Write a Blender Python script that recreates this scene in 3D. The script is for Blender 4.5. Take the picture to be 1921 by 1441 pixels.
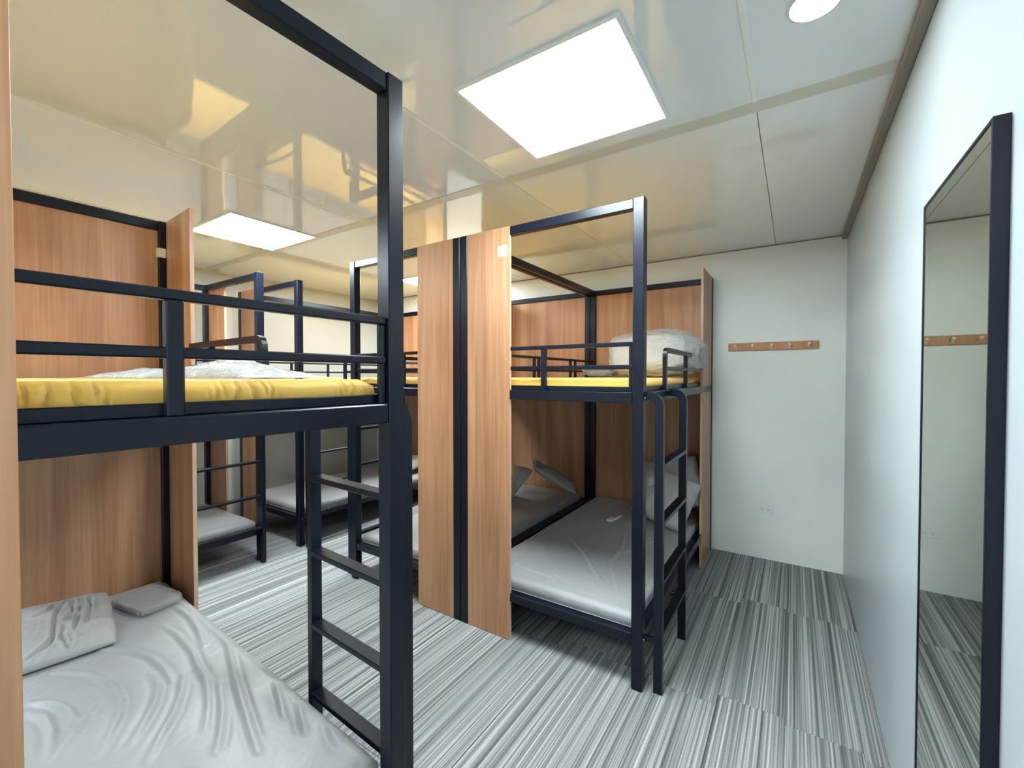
import bpy, bmesh, math, random
from mathutils import Vector, Matrix, noise, Euler
random.seed(7)
S = bpy.context.scene
C = S.collection
for o in list(bpy.data.objects):
    bpy.data.objects.remove(o)
R = math.radians

# ------------------------------------------------------------------ camera, light, exposure
cam = bpy.data.objects.new('camera', bpy.data.cameras.new('camera'))
C.objects.link(cam)
cam.data.sensor_width = 36.0
cam.data.lens = 36.0 * 814.0 / 1921.0
cam.data.clip_start = 0.02
cam.location = (0, 0, 1.41)
cam.rotation_euler = (R(90) - math.atan(14.5 / 814.0), 0, R(33.1))
S.camera = cam
S.view_settings.view_transform = 'Standard'
S.view_settings.look = 'None'
S.view_settings.exposure = 0.12
S.view_settings.gamma = 1.0
S.view_settings.use_curve_mapping = False
w = bpy.data.worlds.new('world'); S.world = w
w.use_nodes = True
w.node_tree.nodes['Background'].inputs[0].default_value = (0.9, 0.95, 1, 1)
w.node_tree.nodes['Background'].inputs[1].default_value = 0.3
PANEL_LIGHT = 56.0        # emission of the square LED panels
DOWN_LIGHT = 40.0        # emission of the round downlight

# ------------------------------------------------------------------ room dimensions
XR, XL, YB, YF, H = 0.30, -4.65, 3.85, -2.4, 2.406

# ------------------------------------------------------------------ material helpers
def lin(c):
    return tuple(((v / 255.0) / 12.92 if v / 255.0 <= 0.04045 else ((v / 255.0 + 0.055) / 1.055) ** 2.4) for v in c) + (1,)

class NT:
    def __init__(s, name):
        s.m = bpy.data.materials.new(name); s.m.use_nodes = True
        s.t = s.m.node_tree; s.b = s.t.nodes['Principled BSDF']
    def n(s, typ, **kw):
        nd = s.t.nodes.new('ShaderNode' + typ)
        for k, v in kw.items(): setattr(nd, k, v)
        return nd
    def l(s, a, b): s.t.links.new(a, b)
    def ramp(s, fac, stops, interp='LINEAR'):
        r = s.n('ValToRGB'); r.color_ramp.interpolation = interp
        e = r.color_ramp.elements
        e[0].position, e[0].color = stops[0]
        e[1].position, e[1].color = stops[-1]
        for p, c in stops[1:-1]:
            k = e.new(p); k.color = c
        s.l(fac, r.inputs[0]); return r
    def coords(s, scale=(1, 1, 1), kind='Object', add=None):
        tc = s.n('TexCoord'); mp = s.n('Mapping'); mp.inputs['Scale'].default_value = scale
        s.l(tc.outputs[kind], mp.inputs[0])
        if add: s.l(add, mp.inputs['Location'])
        return mp.outputs[0]
    def noise(s, vec, scale=5, detail=2, rough=0.5, dist=0):
        nz = s.n('TexNoise'); nz.inputs['Scale'].default_value = scale
        nz.inputs['Detail'].default_value = detail; nz.inputs['Roughness'].default_value = rough
        nz.inputs['Distortion'].default_value = dist
        s.l(vec, nz.inputs['Vector']); return nz.outputs['Fac']
    def bump(s, h, strength=0.3, dist=0.01):
        b = s.n('Bump'); b.inputs['Strength'].default_value = strength
        b.inputs['Distance'].default_value = dist
        s.l(h, b.inputs['Height']); s.l(b.outputs[0], s.b.inputs['Normal']); return b

def plain(name, rgb, rough=0.5, spec=0.5, metal=0, bump=None, var=0.0):
    k = NT(name); b = k.b
    b.inputs['Base Color'].default_value = lin(rgb)
    b.inputs['Roughness'].default_value = rough
    b.inputs['Specular IOR Level'].default_value = spec
    b.inputs['Metallic'].default_value = metal
    v = k.coords()
    if var:
        f = k.noise(v, 3.0, 3)
        c0 = lin([max(0, c * (1 - var)) for c in rgb]); c1 = lin([min(255, c * (1 + var)) for c in rgb])
        r = k.ramp(f, [(0.3, c0), (0.7, c1)]); k.l(r.outputs[0], b.inputs['Base Color'])
    if bump:
        k.bump(k.noise(v, bump[0], 3), bump[1], bump[2])
    return k.m

def mat_wood(name, dark, mid, light, rough=0.38):
    k = NT(name)
    oi = k.n('ObjectInfo')
    mul = k.n('VectorMath', operation='SCALE'); mul.inputs['Scale'].default_value = 37.0
    cmb = k.n('CombineXYZ')
    for i in range(3): k.l(oi.outputs['Random'], cmb.inputs[i])
    k.l(cmb.outputs[0], mul.inputs[0])
    v1 = k.coords((1, 1, 0.05), add=mul.outputs[0])
    v2 = k.coords((1, 1, 0.02), add=mul.outputs[0])
    f1 = k.noise(v1, 11, 3, 0.55, 0.6)
    f2 = k.noise(v2, 85, 4, 0.6)
    mx = k.n('Mix'); mx.inputs[0].default_value = 0.36
    k.l(f1, mx.inputs[2]); k.l(f2, mx.inputs[3])
    r = k.ramp(mx.outputs[0], [(0.30, lin(dark)), (0.50, lin(mid)), (0.70, lin(light))])
    k.l(r.outputs[0], k.b.inputs['Base Color'])
    k.b.inputs['Roughness'].default_value = rough
    k.bump(f2, 0.06, 0.002)
    return k.m

def mat_carpet():
    k = NT('striped_carpet')
    oi = k.n('ObjectInfo'); cmb = k.n('CombineXYZ')
    m1 = k.n('Math', operation='MULTIPLY'); m1.inputs[1].default_value = 91.0
    k.l(oi.outputs['Random'], m1.inputs[0]); k.l(m1.outputs[0], cmb.inputs[0]); k.l(m1.outputs[0], cmb.inputs[1])
    vs = k.coords((1, 0.004, 0), add=cmb.outputs[0])
    vb = k.coords((1, 0.05, 0), add=cmb.outputs[0])
    vf = k.coords((1, 0.35, 1), add=cmb.outputs[0])
    bands = k.noise(vs, 42, 1, 0.5)
    lines = k.noise(vs, 150, 0, 0.5)
    pile = k.noise(vf, 420, 2, 0.7)
    base = k.ramp(bands, [(0.36, lin((118, 120, 121))), (0.46, lin((140, 142, 143))), (0.54, lin((158, 160, 161))), (0.64, lin((148, 150, 151)))])
    lr = k.ramp(lines, [(0.30, (0.58, 0.58, 0.58, 1)), (0.40, (0.72, 0.72, 0.72, 1)), (0.46, (0.98, 0.98, 0.98, 1)),
                        (0.58, (1.02, 1.02, 1.02, 1)), (0.64, (1.34, 1.35, 1.35, 1)), (0.72, (1.52, 1.54, 1.54, 1))])
    r = k.n('Mix', data_type='RGBA', blend_type='MULTIPLY'); r.inputs[0].default_value = 1.0
    k.l(base.outputs[0], r.inputs[6]); k.l(lr.outputs[0], r.inputs[7])
    pr = k.ramp(pile, [(0.3, (0.72, 0.72, 0.72, 1)), (0.65, (1.08, 1.08, 1.08, 1))])
    mm = k.n('Mix', data_type='RGBA', blend_type='MULTIPLY'); mm.inputs[0].default_value = 1.0
    k.l(r.outputs[2], mm.inputs[6]); k.l(pr.outputs[0], mm.inputs[7])
    k.l(mm.outputs[2], k.b.inputs['Base Color'])
    k.b.inputs['Roughness'].default_value = 0.95
    k.b.inputs['Specular IOR Level'].default_value = 0.1
    k.bump(pile, 0.5, 0.004)
    return k.m

def mat_emit(name, rgb, strength):
    k = NT(name)
    k.b.inputs['Base Color'].default_value = (0.9, 0.9, 0.9, 1)
    k.b.inputs['Emission Color'].default_value = rgb + (1,)
    k.b.inputs['Emission Strength'].default_value = strength
    return k.m

def mat_sheet(name, rgb, rough=0.42, fold=0.35):
    k = NT(name)
    k.b.inputs['Base Color'].default_value = lin(rgb)
    k.b.inputs['Roughness'].default_value = rough
    k.b.inputs['Sheen Weight'].default_value = 0.15
    k.b.inputs['Specular IOR Level'].default_value = 0.4
    v = k.coords((1, 1, 1)); f = k.noise(v, 7, 3, 0.5, 1.2)
    wv = k.noise(k.coords((1, 1, 1)), 900, 1)
    a = k.n('Math', operation='MULTIPLY_ADD'); a.inputs[1].default_value = 0.02
    k.l(wv, a.inputs[0]); k.l(f, a.inputs[2])
    k.bump(a.outputs[0], fold, 0.02)
    return k.m

def mat_plastic(name, rgb, alpha, rough=0.10, scale=38):
    k = NT(name)
    k.b.inputs['Base Color'].default_value = lin(rgb)
    k.b.inputs['Roughness'].default_value = rough
    k.b.inputs['Specular IOR Level'].default_value = 0.8
    k.b.inputs['Alpha'].default_value = alpha
    v = k.coords(); f = k.noise(v, scale, 4, 0.65, 1.8)
    k.bump(f, 1.0, 0.03)
    return k.m

def mat_ceiling():
    k = NT('glossy_ceiling_sheet')
    k.b.inputs['Base Color'].default_value = lin((224, 231, 236))
    k.b.inputs['Roughness'].default_value = 0.025
    k.b.inputs['Specular IOR Level'].default_value = 0.8
    v = k.coords((1, 1, 1), 'Object'); f = k.noise(v, 1.6, 2, 0.5)
    f2 = k.noise(k.coords((1, 6, 1)), 3.0, 2, 0.5)
    a = k.n('Math', operation='MULTIPLY_ADD'); a.inputs[1].default_value = 0.25
    k.l(f2, a.inputs[0]); k.l(f, a.inputs[2])
    k.bump(a.outputs[0], 0.05, 0.03)
    return k.m

M = dict(
    ceiling=mat_ceiling(),
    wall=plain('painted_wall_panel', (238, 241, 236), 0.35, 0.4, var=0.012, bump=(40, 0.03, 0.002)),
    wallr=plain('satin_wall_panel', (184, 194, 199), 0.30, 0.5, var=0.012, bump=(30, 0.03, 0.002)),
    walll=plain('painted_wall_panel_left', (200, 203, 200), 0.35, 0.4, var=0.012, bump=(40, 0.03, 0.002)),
    batten=plain('ceiling_batten', (200, 200, 190), 0.35),
    cornice=plain('grey_cornice', (136, 132, 126), 0.5),
    dark_gap=plain('carpet_backing', (60, 62, 64), 0.9, 0.1),
    carpet=mat_carpet(),
    metal=plain('black_powder_coated_steel', (12, 17, 30), 0.30, 0.32, bump=(500, 0.04, 0.001)),
    wood=mat_wood('walnut_laminate', (146, 98, 66), (182, 134, 98), (204, 160, 124)),
    edge=mat_wood('laminate_edge_band', (176, 138, 112), (204, 166, 138), (224, 192, 164)),
    ply=mat_wood('bed_deck_ply', (70, 52, 40), (96, 72, 54), (116, 90, 70), 0.6),
    sheet=mat_sheet('pale_grey_sheet', (164, 164, 166)),
    pillow=mat_sheet('grey_pillow_case', (172, 170, 168), 0.5, 0.5),
    yellow=mat_sheet('yellow_mattress_cover', (255, 204, 98), 0.55, 0.25),
    plastic=mat_plastic('clear_crinkled_plastic', (246, 250, 249), 0.5),
    plastic_thin=mat_plastic('clear_plastic_wrap', (226, 226, 226), 0.35, 0.1, 40),
    duvet=mat_sheet('white_bedding', (246, 247, 245), 0.7, 0.8),
    white=plain('white_plastic', (236, 238, 234), 0.35),
    paper=plain('white_label_paper', (240, 240, 238), 0.6),
    print_=plain('grey_print', (168, 170, 176), 0.7),
    tape=plain('cream_tape', (226, 214, 196), 0.6),
    slot=plain('socket_slot', (150, 154, 150), 0.6),
    brass=plain('pale_metal_peg', (244, 222, 194), 0.3, 0.6),
    railwood=mat_wood('beech_peg_rail', (166, 110, 70), (192, 136, 92), (208, 156, 112), 0.45),
    led=mat_emit('led_diffuser', (0.86, 0.97, 1.0), PANEL_LIGHT),
    down=mat_emit('downlight_lens', (1.0, 0.98, 0.94), DOWN_LIGHT),
    lampframe=plain('white_lamp_frame', (226, 230, 228), 0.4),
    screw=plain('zinc_bolt', (150, 152, 156), 0.3, 0.5, 1.0),
)
mk = NT('mirror_glass'); mk.b.inputs['Base Color'].default_value = lin((222, 226, 214))
mk.b.inputs['Metallic'].default_value = 1.0; mk.b.inputs['Roughness'].default_value = 0.015
M['mirror'] = mk.m

# ------------------------------------------------------------------ mesh helpers
def box(bm, x0, x1, y0, y1, z0, z1, bev=0.0, mi=0):
    x0, x1 = min(x0, x1), max(x0, x1); y0, y1 = min(y0, y1), max(y0, y1)
    g = bmesh.new()
    bmesh.ops.create_cube(g, size=1)
    bmesh.ops.transform(g, matrix=Matrix.Translation(((x0 + x1) / 2, (y0 + y1) / 2, (z0 + z1) / 2)) @
                        Matrix.Diagonal((x1 - x0, y1 - y0, z1 - z0, 1)), verts=g.verts)
    if bev > 0:
        bmesh.ops.bevel(g, geom=g.edges[:], offset=bev, segments=1, affect='EDGES', profile=0.5)
    for f in g.faces: f.material_index = mi
    t = bpy.data.meshes.new('t'); g.to_mesh(t); g.free(); bm.from_mesh(t); bpy.data.meshes.remove(t)

def cyl(bm, p0, p1, r0, r1=None, seg=12, caps=True):
    r1 = r0 if r1 is None else r1
    p0, p1 = Vector(p0), Vector(p1); d = p1 - p0
    g = bmesh.new()
    bmesh.ops.create_cone(g, cap_ends=caps, segments=seg, radius1=r0, radius2=r1, depth=d.length)
    q = Vector((0, 0, 1)).rotation_difference(d.normalized())
    bmesh.ops.transform(g, matrix=Matrix.Translation((p0 + p1) / 2) @ q.to_matrix().to_4x4(), verts=g.verts)
    for f in g.faces: f.smooth = len(f.verts) == 4
    t = bpy.data.meshes.new('t'); g.to_mesh(t); g.free(); bm.from_mesh(t); bpy.data.meshes.remove(t)

def ball(bm, c, r, scale=(1, 1, 1)):
    g = bmesh.new(); bmesh.ops.create_uvsphere(g, u_segments=12, v_segments=8, radius=r)
    bmesh.ops.transform(g, matrix=Matrix.Translation(c) @ Matrix.Diagonal(tuple(scale) + (1,)), verts=g.verts)
    for f in g.faces: f.smooth = True
    t = bpy.data.meshes.new('t'); g.to_mesh(t); g.free(); bm.from_mesh(t); bpy.data.meshes.remove(t)

def sweep(bm, path, hw, hh, side):
    """rectangular tube along a path; 'side' is the constant sideways axis (half width hw), hh is half height"""
    side = Vector(side); rings = []
    for i, p in enumerate(path):
        p = Vector(p)
        a = Vector(path[max(i - 1, 0)]); b = Vector(path[min(i + 1, len(path) - 1)])
        t = (b - a).normalized(); n = t.cross(side).normalized()
        rings.append([bm.verts.new(p + side * (sx * hw) + n * (sn * hh)) for sx, sn in ((-1, -1), (1, -1), (1, 1), (-1, 1))])
    for r0, r1 in zip(rings, rings[1:]):
        for k in range(4):
            bm.faces.new((r0[k], r0[(k + 1) % 4], r1[(k + 1) % 4], r1[k]))
    bm.faces.new(rings[0][::-1]); bm.faces.new(rings[-1])
    bmesh.ops.recalc_face_normals(bm, faces=bm.faces)

def obj(name, bm, mats, parent=None, smooth=False):
    me = bpy.data.meshes.new(name)
    bmesh.ops.recalc_face_normals(bm, faces=bm.faces)
    bm.to_mesh(me); bm.free()
    for m in (mats if isinstance(mats, (list, tuple)) else [mats]): me.materials.append(m)
    if smooth:
        for p in me.polygons: p.use_smooth = True
    o = bpy.data.objects.new(name, me); C.objects.link(o)
    if parent: o.parent = parent
    return o

def bobj(name, dims, mat, parent=None, bev=0.002):
    bm = bmesh.new(); box(bm, *dims, bev=bev); return obj(name, bm, mat, parent)

def tag(o, label=None, cat=None, group=None, kind=None):
    if label: o['label'] = label
    if cat: o['category'] = cat
    if group: o['group'] = group
    if kind: o['kind'] = kind
    return o

def thing(name, label, cat, loc=(0, 0, 0), rotz=0, group=None):
    o = bpy.data.objects.new(name, None); C.objects.link(o)
    o.empty_display_size = 0.1
    o.location = loc; o.rotation_euler = (0, 0, rotz)
    return tag(o, label, cat, group)

def struct(name, dims, mat):
    o = bobj(name, dims, mat, bev=0); o['kind'] = 'structure'; return o

# ------------------------------------------------------------------ room shell
T = 0.1
floor = struct('floor', (XL - T, XR + T, YF - T, YB + T, -0.12, -0.008), M['dark_gap'])
tile_cache = {}
TS = 1.0
def tile(x0, x1, y0, y1):
    k = (round(x1 - x0, 3), round(y1 - y0, 3))
    g = 0.0006
    if k not in tile_cache:
        bm = bmesh.new(); box(bm, g - k[0] / 2, k[0] / 2 - g, g - k[1] / 2, k[1] / 2 - g, -0.008, 0.0, bev=0.0012)
        me = bpy.data.meshes.new('carpet_tile'); bm.to_mesh(me); bm.free(); me.materials.append(M['carpet']); tile_cache[k] = me
    o = bpy.data.objects.new('carpet_tile', tile_cache[k]); C.objects.link(o); o.parent = floor
    o.location = ((x0 + x1) / 2, (y0 + y1) / 2, 0)
TW = 0.25
xs = [XL] + [round(0.230 - TW * i, 3) for i in range(19, -1, -1)] + [XR]
xs = [x for i, x in enumerate(xs) if i == 0 or x > XL + 0.01]
for i in range(len(xs) - 1):
    ys = [YF] + [round(2.09 - 0.035 * (i % 3) + TS * k, 3) for k in range(-4, 2)] + [YB]
    for j in range(len(ys) - 1):
        if xs[i + 1] - xs[i] > 0.02 and ys[j + 1] - ys[j] > 0.02: tile(xs[i], xs[i + 1], ys[j], ys[j + 1])

struct('wall_back', (XL - T, XR + T, YB, YB + T, 0, H + 0.05), M['wall'])
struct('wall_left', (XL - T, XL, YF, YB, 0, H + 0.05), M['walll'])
struct('wall_front', (XL - T, XR + T, YF - T, YF, 0, H + 0.05), M['wall'])
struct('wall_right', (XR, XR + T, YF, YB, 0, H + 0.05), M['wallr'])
ceil = struct('ceiling', (XL - T, XR + T, YF - T, YB + T, H + 0.012, H + 0.12), M['batten'])
# ceiling sheets between the joints (openings for the lamps are covered by the lamps themselves)
cx = [XL] + [-4.53 + 1.1 * i for i in range(5)] + [XR]
for x0, x1 in zip(cx, cx[1:]):
    for y0, y1 in ((YF, -1.0), (-0.998, 1.82), (1.88, YB)):
        bm = bmesh.new(); nx, ny = 2, 2
        box(bm, x0 + 0.0015, x1 - 0.0015, y0, y1, H, H + 0.012, bev=0.001)
        o = obj('ceiling_panel', bm, M['ceiling'], ceil)
bm = bmesh.new(); box(bm, XL, XR, 1.815, 1.885, H - 0.004, H + 0.012, bev=0.002)
tag(obj('trim_1', bm, M['batten']), kind='structure')
n = 2
for x in cx[1:-1]:                                    # thin white joint strips in the near half of the ceiling
    bm = bmesh.new(); box(bm, x - 0.009, x + 0.009, YF, 1.815, H - 0.003, H + 0.004, bev=0.001)
    tag(obj('trim_%d' % n, bm, M['lampframe']), kind='structure'); n += 1
bm = bmesh.new(); box(bm, XR - 0.032, XR, YF, YB, H - 0.03, H, bev=0.003)
tag(obj('trim_%d' % n, bm, M['cornice']), kind='structure'); n += 1
bm = bmesh.new(); box(bm, XL, XR - 0.032, YB - 0.008, YB, H - 0.008, H, bev=0.001)
tag(obj('trim_%d' % n, bm, M['cornice']), kind='structure'); n += 1
bm = bmesh.new(); box(bm, XL, XL + 0.03, YF, YB - 0.008, H - 0.012, H, bev=0.002)
tag(obj('trim_%d' % n, bm, M['batten']), kind='structure'); n += 1

# ------------------------------------------------------------------ ceiling lamps
def led_panel(x0, x1, y0, y1, label):
    t = thing('ceiling_light', label, 'ceiling light', ((x0 + x1) / 2, (y0 + y1) / 2, H), group='square ceiling lights')
    a, b = (x1 - x0) / 2, (y1 - y0) / 2; f = 0.014
    bm = bmesh.new()
    box(bm, -a, a, -b, -b + f, -0.010, 0, 0.001); box(bm, -a, a, b - f, b, -0.010, 0, 0.001)
    box(bm, -a, -a + f, -b + f, b - f, -0.010, 0, 0.001); box(bm, a - f, a, -b + f, b - f, -0.010, 0, 0.001)
    obj('lamp_frame', bm, M['lampframe'], t)
    bobj('diffuser', (-a + f, a - f, -b + f, b - f, -0.006, -0.001), M['led'], t, 0)
led_panel(-1.0, -0.41, 1.16, 1.735, 'square white ceiling light panel nearest the right wall, largest in the photo')
led_panel(-3.455, -2.855, 1.27, 1.85, 'square white ceiling light panel above the far left bunks')
led_panel(-3.45, -2.86, 3.10, 3.68, 'square ceiling light panel near the back wall, mostly hidden by a wooden screen')
led_panel(-1.0, -0.41, -1.25, -0.675, 'unseen square fill light panel added behind the viewer')  # out of view, added as fill light from behind the camera
led_panel(-3.455, -2.855, -1.15, -0.57, 'unseen square fill light panel added behind the left bunk')  # second added fill panel, also out of view, on the left side
t = thing('downlight', 'round recessed ceiling downlight cut by the top edge near the right wall', 'downlight', (0.035, 1.425, H))
bm = bmesh.new()
for i in range(32):
    a0, a1 = 2 * math.pi * i / 32, 2 * math.pi * (i + 1) / 32
    q = [bm.verts.new((r * math.cos(a), r * math.sin(a), z)) for a in (a0, a1) for r, z in ((0.066, 0.0), (0.063, -0.006), (0.056, -0.004))]
    bm.faces.new((q[0], q[1], q[4], q[3])); bm.faces.new((q[1], q[2], q[5], q[4]))
bmesh.ops.remove_doubles(bm, verts=bm.verts, dist=1e-5)
obj('trim_ring', bm, M['lampframe'], t, True)
bm = bmesh.new(); cyl(bm, (0, 0, -0.005), (0, 0, -0.0005), 0.057, seg=32); obj('lens', bm, M['down'], t)

# ------------------------------------------------------------------ bunk beds
ZT, PW = 2.20, 0.05
def bunk(label, s, loc, rot, wd, L=1.92, rungs=(1.04, 0.78, 0.52, 0.28), guard=(0.46, 0.98), sg=(0.55, 1.25), screen=0.285, sticker=None, tape=False, cu=-0.060):
    """local axes: u (= s*x) from the aisle side to the shared side, v (= y) from foot to head"""
    t = thing('bunk_bed', label, 'bunk bed', loc, rot, 'black steel bunk beds with wooden panels')
    def B(bm, u0, u1, v0, v1, z0, z1, bev=0.002): box(bm, s * u0, s * u1, v0, v1, z0, z1, bev)
    def P(name, dims, mat=M['metal'], bev=0.003, parent=None):
        bm = bmesh.new(); B(bm, *dims, bev); return obj(name, bm, mat, parent or t)
    # four posts
    for u0 in (0, wd - PW):
        for v0 in (0, L - PW): P('post', (u0, u0 + PW, v0, v0 + PW, 0, ZT))
    a, b = PW, wd - PW
    P('top_beam', (a, b, 0.004, 0.044, ZT - 0.047, ZT - 0.002))
    P('top_beam', (a, b, L - 0.044, L - 0.004, ZT - 0.047, ZT - 0.002))
    P('top_beam', (wd - 0.044, wd - 0.004, PW, L - PW, ZT - 0.047, ZT - 0.002))
    # upper bed frame
    P('bed_rail', (a, b, 0.003, 0.043, 1.288, 1.338))
    P('bed_rail', (a, b, L - 0.043, L - 0.003, 1.288, 1.338))
    P('bed_rail', (0.003, 0.043, PW, L - PW, 1.288, 1.338))
    P('bed_rail', (wd - 0.043, wd - 0.003, PW, L - PW, 1.288, 1.338))
    bm = bmesh.new()
    B(bm, 0.05, wd - 0.05, 0.030, 0.044, 1.338, 1.362); B(bm, 0.030, 0.044, 0.05, L - 0.05, 1.338, 1.362)
    B(bm, wd - 0.044, wd - 0.030, 0.05, L - 0.05, 1.338, 1.362)
    obj('mattress_lip', bm, M['metal'], t)
    P('bed_deck', (0.044, wd - 0.044, 0.045, L - 0.045, 1.300, 1.312), M['metal'], 0)
    # lower bed frame
    P('bed_rail', (a, b, 0.006, 0.040, 0.205, 0.250))
    P('bed_rail', (a, b, L - 0.040, L - 0.006, 0.205, 0.250))
    P('bed_rail', (0.006, 0.040, PW, L - PW, 0.205, 0.250))
    P('bed_rail', (wd - 0.040, wd - 0.006, PW, L - PW, 0.205, 0.250))
    P('bed_deck', (0.041, wd - 0.041, 0.041, L - 0.041, 0.232, 0.246), M['metal'], 0)
    # wooden panels
    P('headboard', (a + 0.001, b - 0.001, L - 0.03, L - 0.012, 0.255, ZT - 0.048), M['wood'], 0.001)
    bm = bmesh.new(); B(bm, wd - PW - screen, wd - PW - 0.001, 0.002, 0.020, 0.002, ZT, 0.001)
    o = obj('foot_screen', bm, [M['wood'], M['edge']], t)
    bm = bmesh.new(); B(bm, 0.004, 0.022, 1.50, L - PW - 0.002, 0.002, ZT, 0.001)
    o2 = obj('side_panel', bm, [M['wood'], M['edge']], t)
    for q, axis in ((o, 0), (o2, 1)):
        for p in q.data.polygons:
            if abs(p.normal[axis]) > 0.9: p.material_index = 1
    if sticker:
        u, z = sticker
        bm = bmesh.new(); B(bm, u, u + 0.058, 0.0005, 0.0018, z, z + 0.058, 0)
        k = obj('paper_label', bm, M['paper'], o)
        k['label'] = 'white paper label with faint print'
        bm = bmesh.new()
        for i in range(3): B(bm, u + 0.01, u + 0.044, 0.0001, 0.0008, z + 0.018 + i * 0.010, z + 0.022 + i * 0.010, 0)
        obj('print_line', bm, M['print_'], o)
    if tape:
        bm = bmesh.new(); B(bm, 0.024, 0.058, L - PW - 0.004, L - PW + 0.03, 2.015, 2.062, 0.001)
        k = obj('tape_strip', bm, M['tape'], t); k['label'] = 'cream strip of tape wrapped around the head post'
    # guard rail at the foot
    rr = 0.020
    bend = [k for k in ()]
    for z in (1.565, 1.462): P('guard_rail', (a, b, 0.010, 0.030, z - rr, z))
    um = 0.507
    P('guard_post', (um - 0.0135, um + 0.0135, 0.006, 0.030, 1.338, 1.545))
    P('guard_post', (0.052, 0.070, 0.012, 0.028, 1.338, 1.545))
    # guard rail on the aisle side, its near end bent down into a post
    g0, gm = guard
    bm = bmesh.new()
    path = [(s * 0.02, g0, 1.338), (s * 0.02, g0, 1.515)]
    for i in range(1, 6):
        an = math.pi / 2 * i / 5
        path.append((s * 0.02, g0 + 0.035 * (1 - math.cos(an)), 1.515 + 0.035 * math.sin(an)))
    path.append((s * 0.02, 1.50, 1.55))
    sweep(bm, path, 0.010, 0.013, (1, 0, 0)); obj('guard_rail', bm, M['metal'], t)
    P('guard_rail', (0.010, 0.030, g0 + 0.013, 1.50, 1.442, 1.462))
    P('guard_post', (0.008, 0.032, gm - 0.012, gm + 0.012, 1.338, 1.538))
    # guard rail on the shared side
    for z in (1.555, 1.462): P('guard_rail', (wd - 0.030, wd - 0.014, PW, L - PW, z - 0.016, z))
    for v in sg: P('guard_post', (wd - 0.031, wd - 0.012, v - 0.012, v + 0.012, 1.338, 1.54))
    # ladder hooked onto the aisle side next to the foot
    ld = bpy.data.objects.new('ladder', None); C.objects.link(ld); ld.parent = t
    for v in (0.045, 0.525):
        bm = bmesh.new()
        path = [(s * 0.030, v, 1.322), (s * (cu + 0.045), v, 1.322)]
        for i in range(1, 7):
            an = math.pi / 2 * i / 6
            path.append((s * (cu + 0.045 - 0.045 * math.sin(an)), v, 1.322 - 0.045 * (1 - math.cos(an))))
        path.append((s * cu, v, 0.0))
        sweep(bm, path, 0.013, 0.019, (0, 1, 0)); obj('stile', bm, M['metal'], ld)
        bm = bmesh.new()
        B(bm, cu + 0.019, 0.0, v - 0.012, v + 0.012, 0.222, 0.240, 0.001)
        obj('bracket', bm, M['metal'], ld)
    for z in rungs:
        bm = bmesh.new(); B(bm, cu - 0.020, cu + 0.024, 0.058, 0.512, z - 0.018, z, 0.002)
        r = obj('rung', bm, M['metal'], ld)
    # bolts
    for v in (0.025, L - 0.025):
        for z in (1.313, 0.228):
            bm = bmesh.new(); cyl(bm, (-s * 0.004, v, z), (s * 0.001, v, z), 0.006, seg=8)
            obj('bolt', bm, M['screw'], t)
    return t

BA = dict(s=-1, loc=(-0.886, 0.826, 0), rot=R(90 - 3.2), wd=1.03)
BB = dict(s=1, loc=(-3.40, 1.75, 0), rot=R(180), wd=0.93)
BC = dict(s=-1, loc=(-0.557, 1.91, 0), rot=0, wd=1.04)
BD = dict(s=1, loc=(-2.585, 1.91, 0), rot=0, wd=0.983)
BE = dict(s=-1, loc=(-3.41, 2.02, 0), rot=0, wd=0.98)
bunk('black bunk bed in the left foreground, cut off by the left edge of the photo', **BA, L=1.875, guard=(0.77, 1.26), tape=True, rungs=(1.068, 0.81, 0.556, 0.312), cu=-0.034)
bunk('black bunk bed against the left wall, behind the headboard of the foreground bunk', **BB, cu=-0.036)
bunk('black bunk bed nearest the white wall with the peg rail, ladder on its right side', **BC, sg=(0.80, 1.40), sticker=(0.72, 2.045), rungs=(1.02, 0.765, 0.50, 0.27))
bunk('black bunk bed side by side with the right bunk, left of the double wooden screen', **BD, sg=(0.95, 1.60))
bunk('black bunk bed in the far left corner of the room', **BE, L=1.82, sg=(0.50, 0.92))

def place(o, bed, u, v, z, rz=0):
    """put a thing at local u, v of a bed"""
    s = bed['s']; x, y = s * u, v; r = bed['rot']
    o.location = (bed['loc'][0] + x * math.cos(r) - y * math.sin(r), bed['loc'][1] + x * math.sin(r) + y * math.cos(r), z)
    o.rotation_euler[2] = r + rz * s
    return o

# ------------------------------------------------------------------ mattresses
def seg_dist(p, a, b):
    ab = b - a; k = max(0, min(1, (p - a).dot(ab) / max(ab.length_squared, 1e-9)))
    return (p - a - ab * k), k

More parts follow.
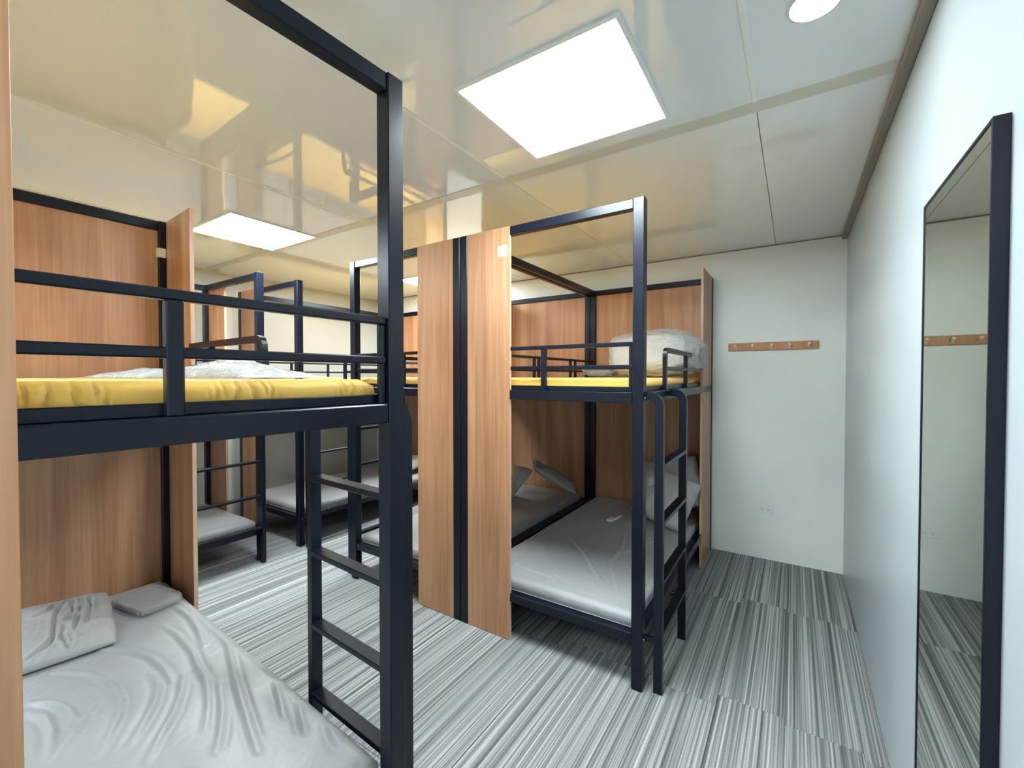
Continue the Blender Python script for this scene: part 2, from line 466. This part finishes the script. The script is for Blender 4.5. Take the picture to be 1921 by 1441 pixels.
FOLDS = [
[(0.41, 1.297), (0.336, 1.184), (0.294, 1.051), (0.286, 0.922), (0.29, 0.855)],
[(0.509, 1.224), (0.443, 1.105), (0.414, 0.977), (0.417, 0.866), (0.44, 0.781), (0.479, 0.705), (0.517, 0.641)],
[(0.203, 1.272), (0.188, 1.15), (0.194, 0.974), (0.212, 0.857), (0.22, 0.757), (0.253, 0.637), (0.303, 0.523)],
[(0.119, 1.41), (0.113, 1.254), (0.127, 1.114), (0.151, 0.98)],
[(0.086, 1.082), (0.098, 0.907), (0.151, 0.716), (0.192, 0.552), (0.232, 0.385), (0.245, 0.318)],
[(0.259, 0.848), (0.291, 0.754), (0.336, 0.665), (0.386, 0.599), (0.433, 0.525)],
[(0.316, 0.945), (0.325, 0.852), (0.356, 0.767), (0.408, 0.683), (0.444, 0.632)],
[(0.088, 0.555), (0.113, 0.474), (0.143, 0.381)],
[(0.087, 0.406), (0.117, 0.331), (0.135, 0.275)],
[(0.588, 1.09), (0.541, 1.018), (0.52, 0.943), (0.518, 0.863)],
[(0.468, 0.908), (0.514, 0.831), (0.571, 0.739)],
[(0.594, 1.026), (0.567, 0.959), (0.566, 0.864), (0.584, 0.758)],
[(0.203, 0.699), (0.242, 0.562), (0.286, 0.46), (0.316, 0.406)],
[(0.072, 0.268), (0.096, 0.196), (0.102, 0.155)]]

def fold_height(u, v, folds, amp, wid):
    h = 0; p = Vector((u, v))
    for f in folds:
        best = 1e9; bk = 0; n = len(f) - 1
        for i in range(n):
            d, k = seg_dist(p, Vector(f[i]), Vector(f[i + 1]))
            if d.length < best: best = d.length; bk = (i + k) / n
        if best < wid * 4:
            fade = math.sin(math.pi * min(max(bk, 0.04), 0.96)) ** 0.6
            h += fade * amp * (math.exp(-(best / wid) ** 2) - 0.45 * math.exp(-((best - 1.9 * wid) / (0.9 * wid)) ** 2))
    return h

def mattress(name, label, bed, mat, u0, u1, v0, v1, z0, z1, nu=24, nv=40, r=0.03, amp=0.003, folds=None, fan=False, cat='mattress', seed=0, group=None):
    s = bed['s']; h = z1 - z0; W, L = u1 - u0, v1 - v0
    t = thing(name, label, cat, (0, 0, 0), 0, group)
    place(t, bed, (u0 + u1) / 2, (v0 + v1) / 2, z0)
    def prof(half, n):
        pts = []
        nd = 5
        for i in range(nd + 1):                          # up the side and round the edge
            a = i / nd
            d = (1 - a) * h
            ins = r - math.sqrt(max(0, r * r - (r - d) ** 2)) if d < r else 0.0
            if h - d < r * 0.6: ins = max(ins, (r * 0.6 - (h - d)) * 0.5)
            pts.append((-half + ins, d))
        for i in range(1, n): pts.append((-half + r + (2 * half - 2 * r) * i / n, 0.0))
        k = [( -p, d) for p, d in pts[:nd + 1][::-1]]
        return pts + k
    pu, pv = prof(W / 2, nu), prof(L / 2, nv)
    bm = bmesh.new(); G = []
    for x, du in pu:
        row = []
        for y, dv in pv:
            d = min(h, max(du, dv))
            z = h - d
            nz = noise.noise((x * 5 + seed * 9.1, y * 5, seed)) * amp + noise.noise((x * 16, y * 11 + seed * 3.3, 4 + seed)) * amp * 0.4
            edge = min(W / 2 - abs(x), L / 2 - abs(y))
            crease = 0
            if edge < 0.10:                                # short pulled creases towards the edge
                q = y if W / 2 - abs(x) < L / 2 - abs(y) else x
                crease = amp * 1.1 * math.sin(q * 70 + 3 * noise.noise((q * 6, seed, 0))) * (1 - edge / 0.10) * noise.noise((q * 9, seed + 5, 1))
            if d < h * 0.98: z += nz + crease
            xx, yy = x, y
            if folds and d < 0.01: z += fold_height(x + (u0 + u1) / 2, y + (v0 + v1) / 2, folds, 0.0115, 0.0095)
            if fan and d > 0.002 and d < h:
                tt = 1 - d / h; cs = 0.27
                q = y if du >= dv else x
                c = (q / cs) - math.floor(q / cs) - 0.5
                a = c * cs / (0.35 + 0.9 * (1 - tt))
                g = sum(math.exp(-((a - k) / 0.0045) ** 2) for k in (-0.075, -0.025, 0.025, 0.075))
                m = 1 - 0.010 * g / max(abs(x) if du >= dv else abs(y), 0.01)
                if du >= dv: xx *= m
                else: yy *= m
            row.append(bm.verts.new((s * xx, yy, max(z, 0))))
        G.append(row)
    for i in range(len(pu) - 1):
        for j in range(len(pv) - 1):
            bm.faces.new((G[i][j], G[i + 1][j], G[i + 1][j + 1], G[i][j + 1]))
    bm.faces.new([bm.verts.new((s * x, y, 0)) for x, y in ((-W / 2, -L / 2), (W / 2, -L / 2), (W / 2, L / 2), (-W / 2, L / 2))])
    bmesh.ops.remove_doubles(bm, verts=bm.verts, dist=1e-5)
    obj('mattress_body' if cat == 'mattress' else 'body', bm, mat, t, True)
    return t

ML = 'sheeted lower mattresses'; MU = 'yellow upper mattresses'
CF = [[(0.20, 0.25), (0.34, 0.55), (0.36, 0.80), (0.42, 1.0)], [(0.30, 0.28), (0.55, 0.60), (0.72, 0.78)], [(0.55, 0.18), (0.80, 0.22)],
      [(0.22, 1.05), (0.28, 0.80), (0.42, 0.55)]]
mattress('lower_mattress', 'wrinkled pale grey sheeted mattress in the left foreground', BA, M['sheet'], 0.052, 0.985, 0.052, 1.80, 0.25, 0.385, 170, 260, 0.035, 0.004, FOLDS, group=ML, seed=1)
mattress('lower_mattress', 'pale grey lower mattress of the far bunk just right of the foreground headboard', BB, M['sheet'], 0.055, 0.875, 0.055, 1.85, 0.25, 0.312, 24, 40, 0.026, 0.004, group=ML, seed=2)
mattress('lower_mattress', 'pale grey lower mattress with a small white object on it, right bunk', BC, M['sheet'], 0.055, 0.965, 0.052, 1.86, 0.25, 0.312, 110, 160, 0.024, 0.005, CF, group=ML, seed=3)
mattress('lower_mattress', 'pale grey lower mattress beside the right one, behind the double screen', BD, M['sheet'], 0.055, 0.90, 0.052, 1.86, 0.25, 0.312, 40, 70, 0.026, 0.006, group=ML, seed=4)
mattress('lower_mattress', 'pale grey lower mattress of the bunk in the far left corner', BE, M['sheet'], 0.055, 0.92, 0.055, 1.76, 0.25, 0.312, 36, 60, 0.026, 0.005, group=ML, seed=5)
mattress('upper_mattress', 'yellow upper mattress with quilted sides in the left foreground bunk', BA, M['yellow'], 0.058, 0.96, 0.052, 1.80, 1.313, 1.402, 260, 60, 0.03, 0.001, fan=True, group=MU, seed=6)
mattress('upper_mattress', 'yellow upper mattress of the bunk against the left wall', BB, M['yellow'], 0.058, 0.87, 0.06, 1.83, 1.313, 1.398, 16, 24, 0.03, 0.001, group=MU, seed=7)
mattress('upper_mattress', 'yellow upper mattress under the big plastic bag, right bunk', BC, M['yellow'], 0.058, 0.97, 0.052, 1.83, 1.313, 1.400, 24, 40, 0.03, 0.001, group=MU, seed=8)
mattress('upper_mattress', 'yellow upper mattress left of the double wooden screen', BD, M['yellow'], 0.058, 0.90, 0.052, 1.83, 1.313, 1.398, 24, 40, 0.03, 0.001, group=MU, seed=9)
mattress('upper_mattress', 'yellow upper mattress of the far left corner bunk', BE, M['yellow'], 0.058, 0.92, 0.06, 1.73, 1.313, 1.398, 16, 24, 0.03, 0.001, group=MU, seed=10)

# ------------------------------------------------------------------ pillows, packets and bags
def puff(name, label, cat, mat, sx, sy, sz, seed, wr=0.012, n=34, power=2.4, group=None, flat=0.0, part='cushion', ridges=0, creases=None):
    t = thing(name, label, cat, group=group)
    bm = bmesh.new()
    def side(sgn):
        rows = []
        for i in range(n + 1):
            row = []
            for j in range(n + 1):
                a, b = i / n * 2 - 1, j / n * 2 - 1
                ed = (1 - abs(a) ** power) * (1 - abs(b) ** power)
                th = sz * 0.5 * max(ed, 0) ** 0.42
                pin = 1 - 0.06 * (abs(a) * abs(b)) ** 2 - 0.05 * (1 - abs(b)) * abs(a) ** 4 - 0.05 * (1 - abs(a)) * abs(b) ** 4
                x, y = a * sx / 2 * pin, b * sy / 2 * pin
                k = noise.noise((a * 2.2 + seed, b * 2.2, sgn * 2 + seed)) * wr + noise.noise((a * 6 + seed, b * 4, sgn + seed)) * wr * 0.5
                if ridges: k += ridges * max(0, noise.noise((a * 9 + b * 3 + seed, b * 1.5 - a, 7.7))) * 1.2
                if creases and sgn > 0:
                    k += fold_height(a * sx / 2, b * sy / 2, creases, -0.013, 0.006)
                z = sgn * (th + k * min(1, ed * 3)) if sgn > 0 else sgn * (th * (1 - flat) + k * 0.5 * min(1, ed * 3))
                row.append(bm.verts.new((x, y, z)))
            rows.append(row)
        for i in range(n):
            for j in range(n):
                f = (rows[i][j], rows[i + 1][j], rows[i + 1][j + 1], rows[i][j + 1])
                bm.faces.new(f if sgn > 0 else f[::-1])
    side(1); side(-1)
    bmesh.ops.remove_doubles(bm, verts=bm.verts, dist=0.0008)
    zmin = min(v.co.z for v in bm.verts)
    for v in bm.verts: v.co.z -= zmin
    obj(part, bm, mat, t, True)
    return t

PG = 'grey pillows'
PC = [[(-0.19, 0.206), (0.001, 0.2), (0.04, 0.182)],
[(-0.19, 0.226), (-0.048, 0.223), (0.079, 0.208), (0.123, 0.198)],
[(-0.18, 0.194), (-0.022, 0.156), (0.131, 0.147), (0.19, 0.107)],
[(-0.167, 0.249), (-0.05, 0.257), (0.107, 0.234)],
[(0.062, 0.182), (0.13, 0.172), (0.18, 0.189), (0.15, 0.198), (0.087, 0.184)],
[(-0.172, 0.167), (-0.056, 0.136), (-0.044, 0.104)],
[(-0.10, 0.285), (-0.013, 0.268)],
[(0.10, 0.169), (0.14, 0.13), (0.19, 0.08)],
[(-0.15, 0.05), (0.0, 0.02), (0.15, 0.03)], [(-0.12, -0.08), (0.05, -0.1), (0.17, -0.06)]]
p = puff('pillow', 'creased grey pillow at the head of the left foreground mattress', 'pillow', M['pillow'], 0.42, 0.66, 0.13, 1.3, 0.012, 110, group=PG, flat=0.7, ridges=0.008, creases=PC)
p.location = (-2.40, 0.275, 0.402); p.rotation_euler = (R(0), R(8), R(-10))
p = puff('pillow', 'grey pillow leaning at the head of the right lower bunk, seen through its ladder', 'pillow', M['pillow'], 0.42, 0.40, 0.16, 2.1, 0.014, group=PG, ridges=0.01)
p.location = (-0.79, 3.36, 0.470); p.rotation_euler = (R(58), R(12), R(-12))
p = puff('pillow', 'grey pillow propped behind another on the right lower bunk', 'pillow', M['pillow'], 0.48, 0.40, 0.13, 3.7, 0.014, group=PG, ridges=0.01)
p.location = (-0.81, 3.58, 0.545); p.rotation_euler = (R(70), R(-14), R(0))
p = puff('pillow', 'grey pillow beside the right edge of the wooden screen', 'pillow', M['pillow'], 0.46, 0.42, 0.15, 4.4, 0.014, group=PG, flat=0.5, ridges=0.008)
p.location = (-2.10, 3.16, 0.43); p.rotation_euler = (R(40), R(-6), R(-24))
p = puff('pillow', 'thin grey pillow seen edge on, leaning by the headboard in shadow', 'pillow', M['pillow'], 0.46, 0.34, 0.085, 5.2, 0.010, group=PG)
vx = Vector((0.70, 0.40, -0.50)).normalized(); vy = Vector((-0.47, 0.86, -0.02)); vz = vx.cross(vy).normalized(); vy = vz.cross(vx).normalized()
p.rotation_euler = Matrix((vx, vy, vz)).transposed().to_euler(); p.location = Vector((-1.81, 3.46, 0.505)) - vz * 0.04
p = puff('pillow', 'grey pillow on the far left corner bunk, seen past the foreground post', 'pillow', M['pillow'], 0.60, 0.38, 0.13, 6.4, 0.012, group=PG, flat=0.5)
place(p, BE, 0.42, 1.52, 0.365); p.rotation_euler[0] = R(14)

def pack_body(t, name, sx, sy, sz, mat, seed, n=30, wr=0.012, freq=7, ex=0.62):
    bm = bmesh.new(); bmesh.ops.create_icosphere(bm, subdivisions=6, radius=1)
    for v in bm.verts:
        d = v.co.normalized()
        p = Vector([math.copysign(abs(c) ** ex, c) for c in d])
        k = 1 + noise.fractal(d * 2.0 + Vector((seed, 0, 0)), 1.0, 2.0, 3) * wr * 9 + noise.noise(d * freq + Vector((0, seed, 0))) * wr * 2.2 + abs(noise.noise(d * freq * 2.6 + Vector((seed, 3, 0)))) * wr * 1.6
        q = Vector((p.x * sx / 2, p.y * sy / 2, p.z * sz / 2)) * k
        v.co = q
    zmin = min(v.co.z for v in bm.verts)
    for v in bm.verts: v.co.z -= zmin
    return obj(name, bm, mat, t, True)

t = thing('wrapped_packet', 'flat clear wrapped sheet packet beside the side panel on the foreground mattress', 'packet', (-2.43, 0.725, 0.392), R(10))
pack_body(t, 'folded_sheet', 0.22, 0.15, 0.020, M['pillow'], 3.3, wr=0.004, ex=0.3)
k = pack_body(t, 'plastic_wrap', 0.26, 0.175, 0.030, M['plastic_thin'], 4.1, wr=0.007, freq=12, ex=0.36)

# flat plastic bags of bedding on the foreground upper bunk
t = thing('plastic_bag', 'flat clear plastic bag of bedding peaked in the middle, on the foreground yellow mattress', 'plastic bag')
place(t, BA, 0.26, 0.52, 1.404, R(-34.5))
def ridge_bag(t, name, pts, mat, halfw, seed, thick):
    """lumpy film: a height field along a centre line"""
    bm = bmesh.new(); n, m = 60, 22; rows = []
    for i in range(n + 1):
        a = i / n; x = pts[0][0] + (pts[-1][0] - pts[0][0]) * a
        h = 0
        for (x0, h0), (x1, h1) in zip(pts, pts[1:]):
            if x0 <= x <= x1:
                q = (x - x0) / (x1 - x0); q = q * q * (3 - 2 * q); h = h0 + (h1 - h0) * q
        row = []
        for j in range(m + 1):
            b = j / m * 2 - 1
            e = max(0, 1 - abs(b) ** 2.2) ** 0.7 * min(1, 12 * a * (1 - a)) ** 0.6
            z = h * e + 0.003 + noise.noise((x * 14, b * 2.5, seed)) * 0.010 * e + noise.noise((x * 40, b * 7, seed)) * 0.004 * e
            wdt = halfw * (1 + 0.12 * noise.noise((x * 5, math.copysign(1, b) * 3, seed)))
            row.append(bm.verts.new((b * wdt, x, max(z, 0.0005))))
        rows.append(row)
    for i in range(n):
        for j in range(m):
            bm.faces.new((rows[i][j], rows[i + 1][j], rows[i + 1][j + 1], rows[i][j + 1]))
    bot = bm.faces[:]
    g = bmesh.ops.extrude_face_region(bm, geom=bot)
    vs = [e for e in g['geom'] if isinstance(e, bmesh.types.BMVert)]
    for v in vs: v.co.z = max(0.0, v.co.z * thick - 0.0004)
    return obj(name, bm, mat, t, True)
ridge_bag(t, 'bedding', [(-0.22, 0.004), (-0.16, 0.012), (-0.05, 0.038), (0.04, 0.018), (0.17, 0.014), (0.23, 0.004)], M['duvet'], 0.10, 2.0, 0.0)
ridge_bag(t, 'plastic_film', [(-0.29, 0.008), (-0.19, 0.018), (-0.05, 0.056), (0.05, 0.028), (0.20, 0.024), (0.29, 0.006)], M['plastic'], 0.14, 5.0, 0.96)

# big plastic bag on the right upper bunk
t = thing('plastic_bag', 'big bulging clear plastic bag of white bedding on the right upper bunk', 'plastic bag', (-0.84, 3.20, 1.404), R(-10))
pack_body(t, 'bedding', 0.55, 0.48, 0.285, M['duvet'], 7.7, wr=0.012)
k = pack_body(t, 'plastic_film', 0.62, 0.56, 0.325, M['plastic'], 9.2, wr=0.008, freq=9, ex=0.66)
bm = bmesh.new()
rows = []
for i in range(9):
    a = i / 8; c = Vector((0.22 + 0.085 * a, -0.06 - 0.04 * a, 0.215 - 0.04 * a)); rad = 0.075 * (1 - a) + 0.03 * a + 0.006
    rows.append([bm.verts.new(c + Vector((0.02 * noise.noise((j, i, 3)), math.cos(j * math.pi / 5) * rad * (1 + 0.3 * noise.noise((j * 2.0, i * 0.7, 1))), math.sin(j * math.pi / 5) * rad * (1 + 0.3 * noise.noise((j * 1.3, i, 8)))))) for j in range(10)])
for r0, r1 in zip(rows, rows[1:]):
    for j in range(10): bm.faces.new((r0[j], r0[(j + 1) % 10], r1[(j + 1) % 10], r1[j]))
bm.faces.new(rows[-1]); obj('gathered_neck', bm, M['plastic'], t, True)
t = thing('plastic_bag', 'small flat crumpled clear bag left of the big bag on the right upper bunk', 'plastic bag', (-1.29, 3.30, 1.404), R(15))
pack_body(t, 'plastic_film', 0.30, 0.24, 0.085, M['plastic_thin'], 12.4, wr=0.022, freq=11)
pack_body(t, 'bedding', 0.22, 0.18, 0.05, M['pillow'], 13.4, wr=0.02, freq=11)

# small white object on the right lower mattress
bm = bmesh.new(); box(bm, -0.024, 0.024, -0.085, 0.085, 0, 0.018, bev=0.006)
t = thing('white_remote', 'small slim white object lying on the right lower mattress', 'remote', (-1.145, 3.19, 0.3165), R(-8))
obj('case', bm, M['white'], t)
bm = bmesh.new(); box(bm, -0.016, 0.016, -0.02, 0.07, 0.018, 0.0195, bev=0.0004); obj('recess', bm, M['print_'], t)

# ------------------------------------------------------------------ peg rail, socket, mirror
t = thing('peg_rail', 'brown wooden wall rail with five pale hooks on the white back wall', 'peg rail', (-0.152, YB, 1.640))
bobj('rail_board', (-0.294, 0.294, -0.018, 0, -0.030, 0.030), M['railwood'], t, 0.002)
for x in (-0.244, -0.122, 0.003, 0.119, 0.237):
    bm = bmesh.new()
    cyl(bm, (x, -0.017, -0.006), (x, -0.052, 0.006), 0.0065, 0.0075, 12)
    ball(bm, (x, -0.055, 0.007), 0.0105, (1, 0.7, 1)); cyl(bm, (x, -0.0175, -0.006), (x, -0.021, -0.005), 0.011, 0.010, 12)
    obj('peg', bm, M['brass'], t)
t = thing('wall_socket', 'white double power socket low on the white back wall', 'wall socket', (-0.181, YB, 0.390))
bobj('cover_plate', (-0.058, 0.058, -0.008, 0, -0.036, 0.036), M['white'], t, 0.002)
for x in (-0.021, 0.021):
    bm = bmesh.new(); cyl(bm, (x, -0.0078, 0), (x, -0.0098, 0), 0.017, 0.0165, 20)
    q = obj('outlet', bm, M['white'], t)
    bm = bmesh.new()
    box(bm, x - 0.008, x - 0.005, -0.0101, -0.0096, -0.006, 0.006); box(bm, x + 0.005, x + 0.008, -0.0101, -0.0096, -0.005, 0.005)
    cyl(bm, (x, -0.0096, -0.010), (x, -0.0101, -0.010), 0.0028, seg=10)
    obj('slot', bm, M['slot'], q)

my0, my1, mz0, mz1, mx = 1.070, 1.545, 0.22, 1.852, XR - 0.0225
t = thing('wall_mirror', 'tall mirror in a thin black frame on the right wall', 'mirror', (XR, (my0 + my1) / 2, mz0))
hw, hh = (my1 - my0) / 2, mz1 - mz0; fx = mx - XR; b = 0.007
bm = bmesh.new()
box(bm, fx, 0, -hw, -hw + b, 0, hh, 0.0008); box(bm, fx, 0, hw - b, hw, 0, hh, 0.0008)
box(bm, fx, 0, -hw + b, hw - b, 0, b, 0.0008); box(bm, fx, 0, -hw + b, hw - b, hh - b, hh, 0.0008)
obj('mirror_frame', bm, M['metal'], t)
bobj('mirror_glass', (fx + 0.002, -0.002, -hw + b, hw - b, b, hh - b), M['mirror'], t, 0)
